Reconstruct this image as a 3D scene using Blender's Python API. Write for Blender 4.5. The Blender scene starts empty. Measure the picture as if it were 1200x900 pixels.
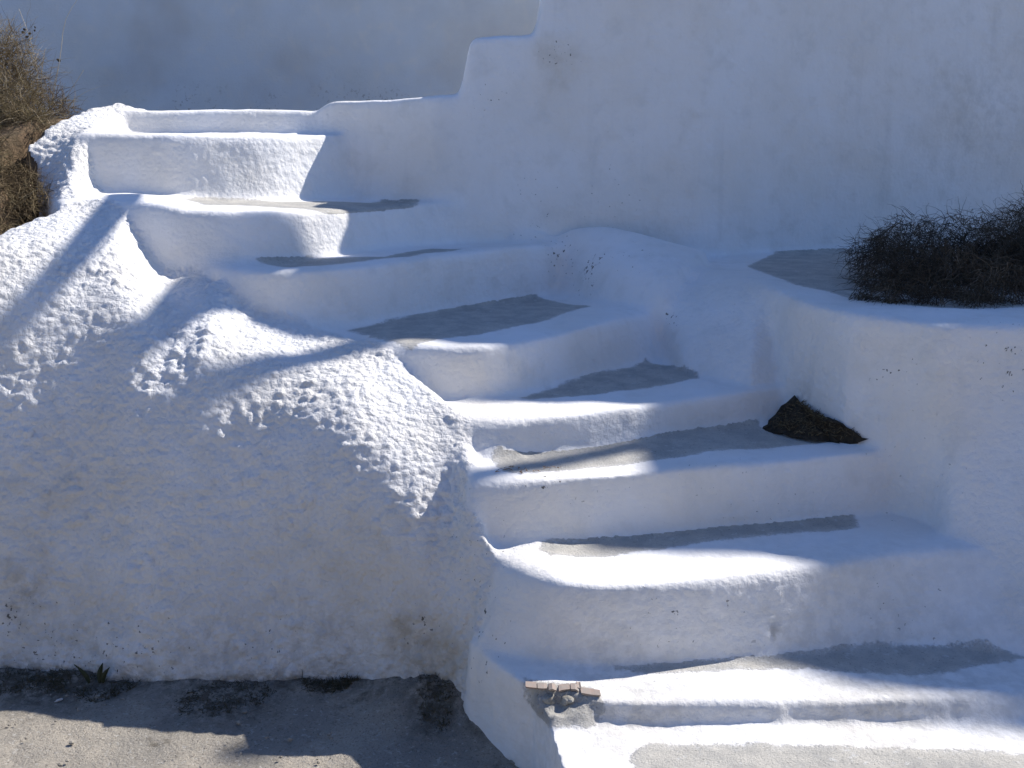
import bpy, bmesh, math, random, time
import numpy as np
from mathutils import Vector, Matrix
T0 = time.time()
random.seed(7)
rng = np.random.default_rng(7)
scene = bpy.context.scene
COL = scene.collection

# ------------------------------------------------------------------ camera, sky, sun, exposure
EYE, FPX, HOR = 1.6, 1200.0, 165.0            # eye height, focal length in pixels of a 1200 px wide frame, horizon row
PITCH = math.atan((450 - HOR) / FPX)
cam_d = bpy.data.cameras.new('camera')
cam = bpy.data.objects.new('camera', cam_d)
COL.objects.link(cam)
scene.camera = cam
cam_d.sensor_width = 36.0
cam_d.lens = 36.0 * FPX / 1200.0
cam_d.clip_end = 3000.0
cam_d.clip_start = 0.05
cam.location = (0, 0, EYE)
cam.rotation_euler = (math.pi / 2 - PITCH, 0, 0)

SUN_AZ, SUN_EL = 30.0, 44.0                   # azimuth counted from +X (right) towards +Y (away), elevation
az, el = math.radians(SUN_AZ), math.radians(SUN_EL)
SUN = np.array([math.cos(el) * math.cos(az), math.cos(el) * math.sin(az), math.sin(el)])
sd = bpy.data.lights.new('sun', 'SUN')
sd.energy = 4.8
sd.angle = math.radians(0.53)
sd.color = (1.0, 0.955, 0.89)
so = bpy.data.objects.new('sun', sd)
COL.objects.link(so)
so.rotation_euler = Vector(SUN).to_track_quat('Z', 'Y').to_euler()

world = bpy.data.worlds.new('World')
scene.world = world
world.use_nodes = True
wn, wl = world.node_tree.nodes, world.node_tree.links
wn.clear()
sky = wn.new('ShaderNodeTexSky')
sky.sky_type = 'NISHITA'
sky.sun_disc = False
sky.sun_elevation = el
sky.sun_rotation = math.radians(90 - SUN_AZ)
sky.air_density, sky.dust_density, sky.ozone_density = 1.0, 0.15, 3.0
bg = wn.new('ShaderNodeBackground')
bg.inputs['Strength'].default_value = 0.085
tint_ = wn.new('ShaderNodeMix')
tint_.data_type = 'RGBA'
tint_.blend_type = 'MULTIPLY'
tint_.inputs[0].default_value = 1.0
tint_.inputs[7].default_value = (.90, 1.06, 1.36, 1)   # deep clean blue of a dry summer sky
wo = wn.new('ShaderNodeOutputWorld')
wl.new(sky.outputs[0], tint_.inputs[6])
wl.new(tint_.outputs[2], bg.inputs[0])
wl.new(bg.outputs[0], wo.inputs[0])

vs = scene.view_settings
scene.display_settings.display_device = 'sRGB'
vs.view_transform = 'Standard'
vs.look = 'None'
vs.exposure = 0.5
vs.gamma = 1.0
vs.use_curve_mapping = False

# ------------------------------------------------------------------ measuring helpers (survey of the place)
cp, sp = math.cos(PITCH), math.sin(PITCH)


ZG = -.09                                      # level of the dirt lane


def ray(u, v):
    a = (u - 600.0) / FPX
    b = (450.0 - v) / FPX
    return np.array([a, cp + b * sp, -sp + b * cp])


def pz(u, v, z):                               # survey point lying at height z
    d = ray(u, v)
    t = (z - EYE) / d[2]
    return np.array([d[0] * t, d[1] * t, z])


def pY(u, v, Y):                               # survey point lying at distance Y
    d = ray(u, v)
    t = Y / d[1]
    return np.array([d[0] * t, Y, EYE + d[2] * t])


def resample(P, n):
    P = np.asarray(P, float)
    d = np.r_[0, np.cumsum(np.linalg.norm(np.diff(P, axis=0), axis=1))]
    s = np.linspace(0, d[-1], n)
    return np.stack([np.interp(s, d, P[:, i]) for i in range(P.shape[1])], 1)


def smooth_line(P, n=60, it=2):
    Q = np.asarray(P, float)
    for _ in range(it):                        # Chaikin
        A = Q[:-1] * .75 + Q[1:] * .25
        B = Q[:-1] * .25 + Q[1:] * .75
        M = np.empty((len(A) * 2, Q.shape[1]))
        M[0::2], M[1::2] = A, B
        Q = np.vstack([Q[:1], M, Q[-1:]])
    return Q


# ------------------------------------------------------------------ vectorised value noise
_tab = np.random.default_rng(3).random((64, 64, 64)).astype(np.float32) * 2 - 1


def vnoise(P, scale, off=0.0):
    Q = np.asarray(P, np.float32) * np.float32(1.0 / scale) + np.float32(off)
    I = np.floor(Q).astype(np.int64)
    F = (Q - I).astype(np.float32)
    F = F * F * (3 - 2 * F)
    I &= 63
    J = (I + 1) & 63
    x0, y0, z0 = I.T
    x1, y1, z1 = J.T
    fx, fy, fz = F.T
    c00 = _tab[x0, y0, z0] * (1 - fx) + _tab[x1, y0, z0] * fx
    c10 = _tab[x0, y1, z0] * (1 - fx) + _tab[x1, y1, z0] * fx
    c01 = _tab[x0, y0, z1] * (1 - fx) + _tab[x1, y0, z1] * fx
    c11 = _tab[x0, y1, z1] * (1 - fx) + _tab[x1, y1, z1] * fx
    c0 = c00 * (1 - fy) + c10 * fy
    c1 = c01 * (1 - fy) + c11 * fy
    return c0 * (1 - fz) + c1 * fz


def fbm(P, scale, oct=3, off=0.0):
    r = 0
    a = 1.0
    for o in range(oct):
        r = r + a * vnoise(P, scale / 2 ** o, off + 7.3 * o)
        a *= .5
    return r


# ------------------------------------------------------------------ the plaster mass as a height map
G = 0.008                                      # cell
X0, X1, YA, YB = -2.9, 3.6, 2.05, 6.2
nx, ny = int((X1 - X0) / G) + 1, int((YB - YA) / G) + 1
gx = X0 + np.arange(nx) * G
gy = YA + np.arange(ny) * G
GX, GY = np.meshgrid(gx, gy, indexing='ij')
H = np.full((nx, ny), -0.45, np.float32)
LAB = np.zeros((nx, ny), np.int16)             # which thing / part owns the cell


def poly_mask(P):
    P = np.asarray(P)[:, :2]
    lo, hi = P.min(0), P.max(0)
    i0, i1 = np.searchsorted(gx, [lo[0], hi[0]])
    j0, j1 = np.searchsorted(gy, [lo[1], hi[1]])
    i1, j1 = min(i1 + 1, nx), min(j1 + 1, ny)
    x, y = GX[i0:i1, j0:j1], GY[i0:i1, j0:j1]
    m = np.zeros(x.shape, bool)
    for k in range(len(P)):
        xa, ya = P[k]
        xb, yb = P[(k + 1) % len(P)]
        if ya == yb:
            continue
        c = ((ya > y) != (yb > y)) & (x < (xb - xa) * (y - ya) / (yb - ya) + xa)
        m ^= c
    M = np.zeros(H.shape, bool)
    M[i0:i1, j0:j1] = m
    return M


def raise_to(mask, z, lab):
    z = np.broadcast_to(z, H.shape)
    m = mask & (z > H)
    H[m] = z[m]
    LAB[m] = lab


def splat(pts, lab):
    pts = pts.reshape(-1, 3)
    i = np.rint((pts[:, 0] - X0) / G).astype(int)
    j = np.rint((pts[:, 1] - YA) / G).astype(int)
    ok = (i >= 0) & (i < nx) & (j >= 0) & (j < ny)
    i, j, z = i[ok], j[ok], pts[ok, 2].astype(np.float32)
    N = np.full(H.shape, -9, np.float32)
    np.maximum.at(N, (i, j), z)
    m = N > H
    H[m] = N[m]
    LAB[m] = lab


def ruled(A, B, lab, n=900, m=500, bulge=None, paired=False):
    """surface stretched between two lines; bulge=(a, b): Bezier shoulder, going up steeply from A"""
    if paired:
        q_, qi = np.linspace(0, len(A) - 1, n), np.arange(len(A))
        A = np.stack([np.interp(q_, qi, A[:, c]) for c in range(3)], 1)
        B = np.stack([np.interp(q_, qi, B[:, c]) for c in range(3)], 1)
    else:
        A, B = resample(A, n), resample(B, n)
    t = np.linspace(0, 1, m)[None, :, None]
    if bulge is None:
        S = A[:, None] * (1 - t) + B[:, None] * t
    else:
        lean, up1, in2 = bulge
        if paired:
            lean, up1 = [np.interp(q_, qi, a_)[:, None] for a_ in (lean, up1)]
        dz = (B[:, 2] - A[:, 2])[:, None]
        d = (B - A)
        d[:, 2] = 0
        dist = np.linalg.norm(d, axis=1)[:, None]
        dirv = d / np.maximum(dist, 1e-6)
        C1 = A + dirv * np.minimum(dz * up1 * lean, dist * .8)
        C1[:, 2] = A[:, 2] + (dz * up1)[:, 0]
        C2 = A + dirv * np.minimum(dz * .93 * lean, dist * .9)
        C2 = C2 * (1 - in2) + B * in2
        C2[:, 2] = A[:, 2] + dz[:, 0] * .95
        S = A[:, None] * (1 - t) ** 3 + 3 * C1[:, None] * t * (1 - t) ** 2 + 3 * C2[:, None] * t * t * (1 - t) + B[:, None] * t ** 3
    splat(S, lab)


L_GROUND, L_FLANK, L_WALL, L_PLANT, L_BANK, L_BACK = 0, 20, 30, 40, 50, 60
Z = dict(A=.12, B=.176, C=.402, D=.608, E=.722, F=.912, G=1.137, H=1.34, I=1.628, J=1.745)
LET = 'ABCDEFGHIJ'
LID = {k: i + 1 for i, k in enumerate(LET)}
# nosing lines, right to left
NOSE = {
    'B': [(1420, 800), (1200, 812), (1000, 820), (850, 825), (705, 823), (690, 812), (640, 806), (612, 801), (575, 775), (548, 752)],
    'C': [(1400, 640), (1200, 640), (1120, 643), (1040, 650), (1000, 658), (900, 671), (780, 685), (680, 688), (630, 678), (600, 664), (586, 655)],
    'D': [(1300, 510), (1200, 515), (1060, 526), (905, 543), (800, 550), (700, 558), (600, 563), (548, 562)],
    'E': [(1100, 432), (1000, 440), (915, 450), (860, 460), (800, 469), (700, 486), (600, 495), (550, 490)],
    'F': [(900, 335), (840, 347), (775, 361), (700, 380), (610, 400), (560, 406), (480, 405), (430, 395)],
    'G': [(760, 272), (680, 283), (620, 289), (540, 297), (480, 305), (400, 313), (300, 318), (230, 310), (190, 303)],
    'H': [(640, 215), (560, 228), (500, 236), (440, 243), (400, 244), (300, 246), (220, 243), (170, 236), (132, 231)],
    'I': [(520, 132), (450, 144), (388, 153), (370, 157), (330, 160), (270, 160), (215, 159), (150, 158), (97, 157)],
}
FOOT = {   # riser feet, right to left, lying on the tread below
    'B': [(1420, 846), (1200, 846), (1000, 843), (850, 840), (700, 838)],
    'C': [(1400, 770), (1200, 768), (1100, 757), (1030, 757), (950, 765), (850, 775), (700, 781), (620, 772), (560, 757)],
    'D': [(1300, 590), (1110, 598), (1000, 603), (900, 607), (800, 618), (700, 630), (635, 643)],
    'E': [(1100, 480), (1000, 485), (900, 494), (830, 502), (740, 512), (650, 525), (600, 537), (572, 540)],
    'F': [(850, 415), (760, 424), (700, 437), (620, 460), (585, 462), (560, 455)],
    'G': [(640, 330), (600, 340), (520, 362), (410, 385), (340, 370)],
    'H': [(540, 285), (500, 291), (440, 302), (300, 302), (230, 300), (185, 295)],
    'I': [(430, 226), (390, 231), (330, 236), (215, 238), (150, 232), (115, 226)],
}
RIM = [(548, 752, .176), (560, 700, .29), (586, 655, .402), (566, 610, .50), (548, 562, .608), (550, 490, .722), (500, 440, .82),
       (430, 396, .912), (350, 374, .95), (300, 345, 1.02), (250, 325, 1.10), (190, 303, 1.137)]
rim3 = np.array([pz(*r) for r in RIM] + [pY(150, 262, 4.05), pY(132, 231, 4.12), pY(100, 235, 4.12), pY(66, 241, 4.02), pY(0, 271, 3.80), pY(-120, 318, 3.55), pY(-330, 380, 3.4)])
# shoulder of the flank, where the slope turns into the steep face, and the foot on the lane; paired with the rim points
SHO = [(552, 790, 2.72), (556, 760, 2.75), (572, 715, 2.79), (553, 695, 2.84), (541, 678, 2.86), (515, 652, 2.90), (468, 572, 2.97), (408, 500, 3.07), (335, 462, 3.19), (266, 424, 3.28), (235, 408, 3.29), (190, 388, 3.33),
       (150, 364, 3.37), (135, 346, 3.41), (95, 320, 3.47), (50, 310, 3.47), (-10, 304, 3.44), (-130, 344, 3.34), (-340, 404, 3.22)]
sho3 = np.array([pY(*r) for r in SHO])
BASE = [(556, 862), (552, 858), (548, 852), (545, 845), (538, 836), (522, 826), (485, 818), (420, 808), (345, 803), (298, 804), (250, 806), (205, 808), (170, 804), (140, 800), (105, 796), (66, 793), (0, 792), (-120, 796), (-330, 806)]
base3 = np.array([pz(u, v, ZG) for u, v in BASE])
nose3 = {k: np.array([pz(u, v, Z[k]) for u, v in NOSE[k]]) for k in NOSE}
# kerb slab at the very bottom
nose3['I'] = np.array([pY(u, v, Y) for u, v, Y in [(520, 150, 5.35), (450, 152, 5.12), (388, 153, 4.93), (370, 155, 4.86), (330, 158, 4.68), (270, 160, 4.55), (215, 159.5, 4.47), (150, 158, 4.43), (97, 157, 4.42)]])
nose3['H'] = np.array([pY(u, v, Y) for u, v, Y in [(640, 222, 4.95), (560, 231, 4.85), (500, 237, 4.72), (450, 243, 4.5), (430, 244, 4.4), (400, 245, 4.27), (350, 246, 4.12), (300, 246, 4.02), (250, 245, 3.99), (220, 243, 4.0), (170, 236, 4.03), (132, 231, 4.10)]])
footI = np.array([pY(u, v, Y) for u, v, Y in [(430, 226, 5.02), (390, 231, 4.88), (330, 236, 4.62), (270, 238, 4.50), (215, 238, 4.44), (150, 233, 4.42), (112, 226, 4.40)]])
footH = np.array([pY(u, v, Y) for u, v, Y in [(540, 285, 4.75), (500, 291, 4.66), (440, 302, 4.38), (400, 303, 4.22), (350, 303, 4.07), (300, 302, 3.97), (230, 300, 3.94), (185, 295, 3.97)]])
slab = np.array([[3.6, 2.0, 0], [3.6, 2.9, 0], [.13, 2.9, 0]] + [list(pz(633, 838, .12)), list(pz(641, 865, .12)), list(pz(653, 902, .12)), [.12, 2.0, 0]])
raise_to(poly_mask(slab), .12, LID['A'])
prev = 'A'
for k in 'BCDEFGHI':
    front = smooth_line(nose3[k])
    # left boundary runs up the rim of the flank
    zk = Z[k]
    i0 = int(np.argmin(np.linalg.norm(rim3[:, :2] - front[-1, :2], axis=1)))
    left = [r for r in rim3[i0 + 1:]] if k not in 'I' else []
    tail = [[-2.9, 4.0, 0], [-2.9, 6.2, 0], [3.6, 6.2, 0]]
    if k == 'I':
        tail = [pY(92, 158, 4.46), pY(100, 150, 4.8), [-1.9, 4.95, 0], [-1.95, 6.2, 0], [3.6, 6.2, 0]]
    if k == 'H':
        left = [r for r in rim3[i0 + 1:i0 + 3]]
        tail = [[-1.95, 4.3, 0], [-1.95, 6.2, 0], [3.6, 6.2, 0]]
    P = np.vstack([front] + ([np.array(left)] if left else []) + [np.array(tail, float)])
    wob = 0.006 * fbm(np.stack([GX.ravel(), GY.ravel(), np.full(GX.size, ord(k))], 1), .35, 2).reshape(H.shape)
    if k == 'H':
        zk = np.interp(GX, nose3['H'][::-1, 0], nose3['H'][::-1, 2])
    raise_to(poly_mask(P), zk + wob, LID[k])
    foot = footH if k == 'H' else footI if k == 'I' else np.array([pz(u, v, Z[prev]) for u, v in FOOT[k]])
    ruled(smooth_line(foot), front, LID[k])
    prev = k
notch = np.array([pz(u, v, .15) for u, v in [(618, 806), (640, 809), (676, 813), (702, 819), (705, 830), (690, 836), (640, 838), (628, 824)]])
raise_to(poly_mask(notch), .145 + .016 * fbm(np.stack([GX.ravel(), GY.ravel(), 0 * GX.ravel() + 4], 1), .03, 2).reshape(H.shape), LID['B'])
# skirt under the left end of tread B is a plain drop; flank rises from the ground to the rim
n_, m_ = 2600, 1100
q_ = np.linspace(0, len(rim3) - 1, n_)
qi = np.arange(len(rim3))
A_, S_, B_ = [np.stack([np.interp(q_, qi, L[:, c]) for c in range(3)], 1)[:, None] for L in (base3, sho3, rim3)]
t_ = np.linspace(0, 1, m_)[None, :, None]
k0, k1 = A_ * .38 + S_ * .62, S_ * .5 + B_ * .5
s0, s1, s2 = np.clip(t_ / .4, 0, 1), np.clip((t_ - .4) / .35, 0, 1), np.clip((t_ - .75) / .25, 0, 1)
surf_ = np.where(t_ < .4, A_ + (k0 - A_) * s0, np.where(t_ < .75, k0 * (1 - s1) ** 2 + 2 * S_ * s1 * (1 - s1) + k1 * s1 ** 2, k1 + (B_ - k1) * s2))
splat(surf_, L_FLANK)
del surf_
# top block J and the cheek left of step I
Jf = np.array([pY(u, v, Y) for u, v, Y in [(520, 127, 5.15), (385, 130, 5.08), (270, 135, 4.98), (200, 133, 4.95), (143, 132, 4.9)]])
Jp = np.vstack([smooth_line(Jf), [[-1.9, 5.15, 0], [-1.9, 5.5, 0], [-.5, 5.6, 0]]])
raise_to(poly_mask(Jp), Z['J'] + .004 * np.sin(GX * 9), LID['J'])
ckR = np.array([pY(118, 140, 4.75), pY(100, 153, 4.5), pY(90, 175, 4.36), pY(84, 205, 4.24), pY(80, 236, 4.08)])
ckr = np.array([pY(143, 150, 4.8), pY(112, 160, 4.47), pY(112, 190, 4.43), pY(114, 222, 4.41), pY(128, 232, 4.28)])
ckl = np.array([pY(70, 150, 4.66), pY(48, 178, 4.48), pY(44, 200, 4.38), pY(55, 222, 4.28), pY(62, 243, 4.06)])
ruled(ckR, ckr, L_FLANK)
ruled(ckR, ckl, L_FLANK)
ck2 = np.array([pY(143, 125, 4.95), pY(112, 125, 4.85), pY(70, 143, 4.62), pY(24, 170, 4.42)])
ruled(np.array([pY(143, 138, 4.88), pY(110, 150, 4.6), pY(80, 165, 4.48), pY(48, 182, 4.42)]), ck2, L_FLANK)
ruled(ckl[1:], np.array([pY(24, 170, 4.42), pY(34, 196, 4.40), pY(50, 222, 4.3), pY(60, 244, 4.08)]), L_FLANK)
ruled(ck2, np.array([pY(175, 128, 5.05), pY(140, 120, 5.05), pY(105, 122, 4.9), pY(72, 138, 4.68)]), L_FLANK)

# tall wall on the right: front line, height profile
WF = np.array([[-.98, 5.06], [-.9, 5.0], [-.6, 4.86], [-.35, 4.76], [.0, 4.84], [.3, 4.92], [.9, 4.99], [1.6, 5.3], [2.6, 5.55], [3.6, 5.7]])
wall_front = np.interp(gx, WF[:, 0], WF[:, 1])
WT = np.array([[-.95, 1.70], [-.92, 1.76], [-.86, 1.785], [-.24, 1.80], [-.215, 1.90], [-.20, 2.03], [-.17, 2.06], [.10, 2.07], [.125, 2.16], [.14, 2.28], [.17, 2.32],
               [.45, 2.36], [.47, 2.5], [.5, 2.6], [9, 2.6]])
# stepped parapet line above the frame (stairs of the upper flight climb behind it)
WU = np.array([[.5, 2.60], [.62, 2.66], [.80, 2.71], [.9, 2.77], [1.08, 2.90], [1.16, 3.20], [1.3, 3.50], [1.9, 3.58], [2.12, 3.62], [2.3, 3.72], [3.3, 3.78], [3.6, 3.98], [3.85, 4.45], [4.5, 4.56],
               [4.7, 4.7], [4.95, 4.82], [5.2, 4.96], [5.6, 5.10], [5.95, 5.24], [6.2, 5.5], [6.9, 5.8], [9.0, 6.2]])
wall_top = np.interp(gx, WT[:, 0], WT[:, 1])
d = GY - wall_front[:, None]
face = np.clip(d / .12, 0, 1)                                   # leans back a little
zt = wall_top[:, None] - .02 * np.clip(1 - d / .05, 0, 1) ** 2
wob = .01 * fbm(np.stack([GX.ravel(), GY.ravel(), 0 * GX.ravel()], 1), .5, 2).reshape(H.shape)
m = (d + wob > 0) & (d < .42) & (GX > -.96)
raise_to(m, np.where(d < .05, np.minimum(zt, 1.0 + (d + wob) / .05 * (zt - 1.0)), zt), L_WALL)
# low swelling at its foot with the lichen specks, and the planter wall
sw0 = np.array([pz(600, 330, .925), pz(640, 336, .925), pz(700, 351, .925), pz(780, 362, .925)])
sw1 = np.array([pY(600, 272, 4.82), pY(640, 264, 4.86), pY(710, 264, 4.85), pY(830, 292, 4.75)])
ruled(sw0, sw1, L_WALL, bulge=(.35, .6, .2))
rimP = [(735, 338, .97), (770, 334, .99), (830, 326, 1.02), (880, 326, 1.045), (930, 345, 1.06), (1000, 362, 1.06), (1100, 374, 1.06), (1200, 374, 1.06), (1400, 366, 1.06)]
footP = [(775, 395, .80), (800, 430, .745), (880, 462, .70), (948, 461, .668), (1040, 505, .608), (1075, 545, .50), (1110, 632, .402), (1150, 690, .3), (1235, 775, .176), (1380, 850, .12)]
rp3 = np.array([pz(*r) for r in rimP])
fp3 = np.array([pz(*r) for r in footP])
ruled(fp3, rp3, L_PLANT, n=1600, m=600, bulge=(.85, .45, .45))
pp = np.vstack([rp3, [[3.6, 3.4, 0], [3.6, 6.0, 0], [1.0, 6.0, 0], [.7, 4.9, 0]]])
raise_to(poly_mask(pp), 1.045, L_PLANT)
raise_to(poly_mask(np.vstack([fp3[3:], [[3.6, 2.3, 0], [3.6, 3.4, 0]], rp3[::-1][:6]])), -.2, L_PLANT)
# bank of earth beside the stair, top left
bk = np.minimum(1.2 + np.clip((GY - 3.7) * .5, -.2, .9), 1.70) + .02 * fbm(np.stack([GX.ravel(), GY.ravel(), 0 * GX.ravel()], 1), .2, 3).reshape(H.shape)
Xb = np.interp(GY, [3.6, 4.15, 4.3, 4.42, 4.7, 4.95, 6.2], [-1.95, -2.0, -2.08, -2.15, -2.08, -2.0, -1.95])
ridge_y = np.interp(GX, rim3[::-1, 0], rim3[::-1, 1])
mb = (GX < Xb) & (GY > ridge_y + .03)
raise_to(mb, bk, L_BANK)
raise_to((GY > 5.25) & (GX < -.5), 1.69 + .012 * fbm(np.stack([GX.ravel(), GY.ravel(), 0 * GX.ravel()], 1), .2, 3).reshape(H.shape), L_BANK)


# ------------------------------------------------------------------ height map -> solid -> even voxel mesh
def blur(h):
    k = np.array([1, 2, 1], np.float32) / 4
    p = np.pad(h, 1, mode='edge')
    h = p[:-2, 1:-1] * k[0] + p[1:-1, 1:-1] * k[1] + p[2:, 1:-1] * k[2]
    p = np.pad(h, ((0, 0), (1, 1)), mode='edge')
    return p[:, :-2] * k[0] + p[:, 1:-1] * k[1] + p[:, 2:] * k[2]


Hs = blur(H)
top = np.stack([GX.ravel(), GY.ravel(), Hs.ravel()], 1)
idx = np.arange(nx * ny).reshape(nx, ny)
q = np.stack([idx[:-1, :-1], idx[1:, :-1], idx[1:, 1:], idx[:-1, 1:]], -1).reshape(-1, 4)
# closed: mirror sheet below
ring = np.r_[idx[:, 0], idx[-1, 1:], idx[-2::-1, -1], idx[0, -2:0:-1]]
nb = len(ring)
bot = top[ring].copy()
bot[:, 2] = -.7
cen = np.array([[(X0 + X1) / 2, (YA + YB) / 2, -.7]])
V = np.vstack([top, bot, cen])
b0 = len(top)
r1 = np.roll(np.arange(nb), -1)
sideq = np.stack([ring, b0 + np.arange(nb), b0 + r1, ring[r1]], 1)
tri = np.stack([b0 + r1, b0 + np.arange(nb), np.full(nb, b0 + nb)], 1)


def mesh_from(name, V, Q=None, T=None, smooth=True):
    me = bpy.data.meshes.new(name)
    nq = 0 if Q is None else len(Q)
    nt = 0 if T is None else len(T)
    me.vertices.add(len(V))
    me.vertices.foreach_set('co', np.asarray(V, np.float32).ravel())
    li = np.concatenate([a for a in ((Q.ravel() if nq else None), (T.ravel() if nt else None)) if a is not None]).astype(np.int32)
    me.loops.add(len(li))
    me.loops.foreach_set('vertex_index', li)
    st = np.r_[np.arange(nq) * 4, nq * 4 + np.arange(nt) * 3].astype(np.int32)
    me.polygons.add(nq + nt)
    me.polygons.foreach_set('loop_start', st)
    me.polygons.foreach_set('use_smooth', np.full(nq + nt, smooth))
    me.update(calc_edges=True)
    return me


tmp = bpy.data.objects.new('tmp', mesh_from('tmp', V, np.vstack([q, sideq]), tri))
COL.objects.link(tmp)
md = tmp.modifiers.new('r', 'REMESH')
md.mode = 'VOXEL'
VOX = 0.0085
md.voxel_size = VOX
dg = bpy.context.evaluated_depsgraph_get()
ev = tmp.evaluated_get(dg)
me = ev.to_mesh()
nv, nf = len(me.vertices), len(me.polygons)
P = np.empty(nv * 3, np.float32)
me.vertices.foreach_get('co', P)
P = P.reshape(-1, 3)
lt = np.empty(nf, np.int32)
me.polygons.foreach_get('loop_total', lt)
assert (lt == 4).all()
F = np.empty(nf * 4, np.int32)
me.loops.foreach_get('vertex_index', F)
F = F.reshape(-1, 4)
ev.to_mesh_clear()
bpy.data.objects.remove(tmp)
print('remesh', nv, nf, round(time.time() - T0, 1))
keep = (P[F][:, :, 2].max(1) > -.4) & (P[F][:, :, 1].min(1) > YA + .02) & (P[F][:, :, 0].max(1) < X1 - .02) & (P[F][:, :, 1].max(1) < YB - .02) & (P[F][:, :, 0].min(1) > X0 + .02)
F = F[keep]
used = np.unique(F)
mp = np.full(nv, -1, np.int32)
mp[used] = np.arange(len(used))
F = mp[F]
P = P[used].astype(np.float64)
nv = len(P)
E = np.vstack([F[:, [0, 1]], F[:, [1, 2]], F[:, [2, 3]], F[:, [3, 0]]])
deg = np.bincount(E[:, 0], minlength=nv) + np.bincount(E[:, 1], minlength=nv)


def lap(A):
    out = np.empty_like(A)
    for c in range(A.shape[1]):
        out[:, c] = np.bincount(E[:, 0], A[E[:, 1], c], nv) + np.bincount(E[:, 1], A[E[:, 0], c], nv)
    return out / deg[:, None]


def seg_dist(Pxyz, L):
    best = np.full(len(Pxyz), 9.0)
    for a, b in zip(L[:-1], L[1:]):
        ab = b - a
        t = np.clip(((Pxyz - a) @ ab) / max(ab @ ab, 1e-9), 0, 1)
        best = np.minimum(best, np.linalg.norm(Pxyz - a - t[:, None] * ab, axis=1))
    return best


dr = seg_dist(P, rim3[2:])
w = np.full(nv, .0)
w = np.maximum(w, np.clip(1.4 - dr / .16, 0, 1))                          # melted rim of the flank
w = np.maximum(w, np.clip((P[:, 2] - .9) * 2, 0, .35))
sm_c = np.array([pz(700, 330, 1.0), pz(780, 335, 1.0), pz(850, 330, 1.03), pz(640, 300, 1.05)])
w = np.maximum(w, np.clip(1.5 - seg_dist(P, sm_c) / .30, 0, 1))
w = np.maximum(w, np.clip(1.3 - seg_dist(P, rp3) / .16, 0, 1))
w = np.where((P[:, 2] < .30) & (P[:, 0] > 0), 0, w)
crisp = np.where((P[:, 2] < .26) & (P[:, 0] > 0), .28, .6)[:, None]
for it in range(7):
    P = P + (lap(P) - P) * crisp
for it in range(45):
    P = P + (lap(P) - P) * (.6 * w)[:, None]


def normals(P):
    a = P[F[:, 2]] - P[F[:, 0]]
    b = P[F[:, 3]] - P[F[:, 1]]
    n = np.cross(a, b)
    N = np.zeros_like(P)
    for k in range(4):
        for c in range(3):
            N[:, c] += np.bincount(F[:, k], n[:, c], nv)
    return N / np.maximum(np.linalg.norm(N, axis=1), 1e-12)[:, None]


N = normals(P)


def hit_(u, v):
    r = ray(u, v)
    t = np.arange(2.0, YB, .003) / r[1]
    Q = np.array([0, 0, EYE]) + t[:, None] * r
    i = np.clip(np.rint((Q[:, 0] - X0) / G).astype(int), 0, nx - 1)
    j = np.clip(np.rint((Q[:, 1] - YA) / G).astype(int), 0, ny - 1)
    return Q[np.argmax(Q[:, 2] < np.maximum(Hs[i, j], ZG))]


dr = seg_dist(P, rim3[3:])
w2 = np.clip(1.6 - dr / .2, 0, 1)
for it in range(14):
    P = P + (lap(P) - P) * (.55 * w2)[:, None]
N = normals(P)
# owner of each vertex: sample the height map a little inside the surface


def own(Pq, Nq):
    a = Pq - Nq * .014
    i = np.clip(np.rint((a[:, 0] - X0) / G).astype(int), 0, nx - 1)
    j = np.clip(np.rint((a[:, 1] - YA) / G).astype(int), 0, ny - 1)
    return LAB[i, j]


vlab = own(P, N)
# hand-thrown plaster: long swells everywhere, coarse lumps on the flank
amp = np.full(nv, .0008)
amp[vlab == L_FLANK] = .0070
amp = np.where((vlab >= 1) & (vlab <= 10) & (np.abs(N[:, 2]) < .6), .0016, amp)
amp[vlab == L_PLANT] = .0022
nc_ = notch.mean(0)
amp = np.where(np.linalg.norm((P - nc_) / np.array([.09, .06, .06]), axis=1) < 1, .006, amp)
amp[vlab == L_WALL] = .0012
amp = lap(lap(lap(amp[:, None])))[:, 0]
lumpy = np.clip(amp / .0070, 0, 1)
swell = .008 * fbm(P, .30, 3, 4.0)
lump = (np.abs(vnoise(P, .031, 1.7)) * 1.5 + np.abs(vnoise(P, .019, 5.2)) * .8 - .6) * (.65 + .7 * np.clip(vnoise(P, .16, 3.3) + .4, 0, 1)) + .35 * vnoise(P, .075, 2.5)
P = P + N * (swell + amp * lump)[:, None]
for it in range(1):
    P = P + (lap(P) - P) * .15
ed = np.linalg.norm(lap(P) - P, axis=1)
ed = np.clip((lap(ed[:, None])[:, 0] - .0005) / .0012, 0, 1)
P = P - N * (ed * np.clip(fbm(P, .05, 3, 6.1) + .1, -.2, 1) * .005)[:, None]
N = normals(P)
print('sculpted', nv, round(time.time() - T0, 1))


# ------------------------------------------------------------------ who owns what, and where paint, cement and stains lie
lab_list = [LID[k] for k in LET] + [L_FLANK, L_WALL, L_PLANT, L_BANK]
onehot = np.stack([(own(P, N) == l) for l in lab_list], 1).astype(np.float32)
for it in range(4):
    onehot = .4 * onehot + .6 * lap(onehot)
lab = np.array(lab_list)[onehot.argmax(1)]
lab[onehot.max(1) < 1e-4] = L_FLANK


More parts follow.
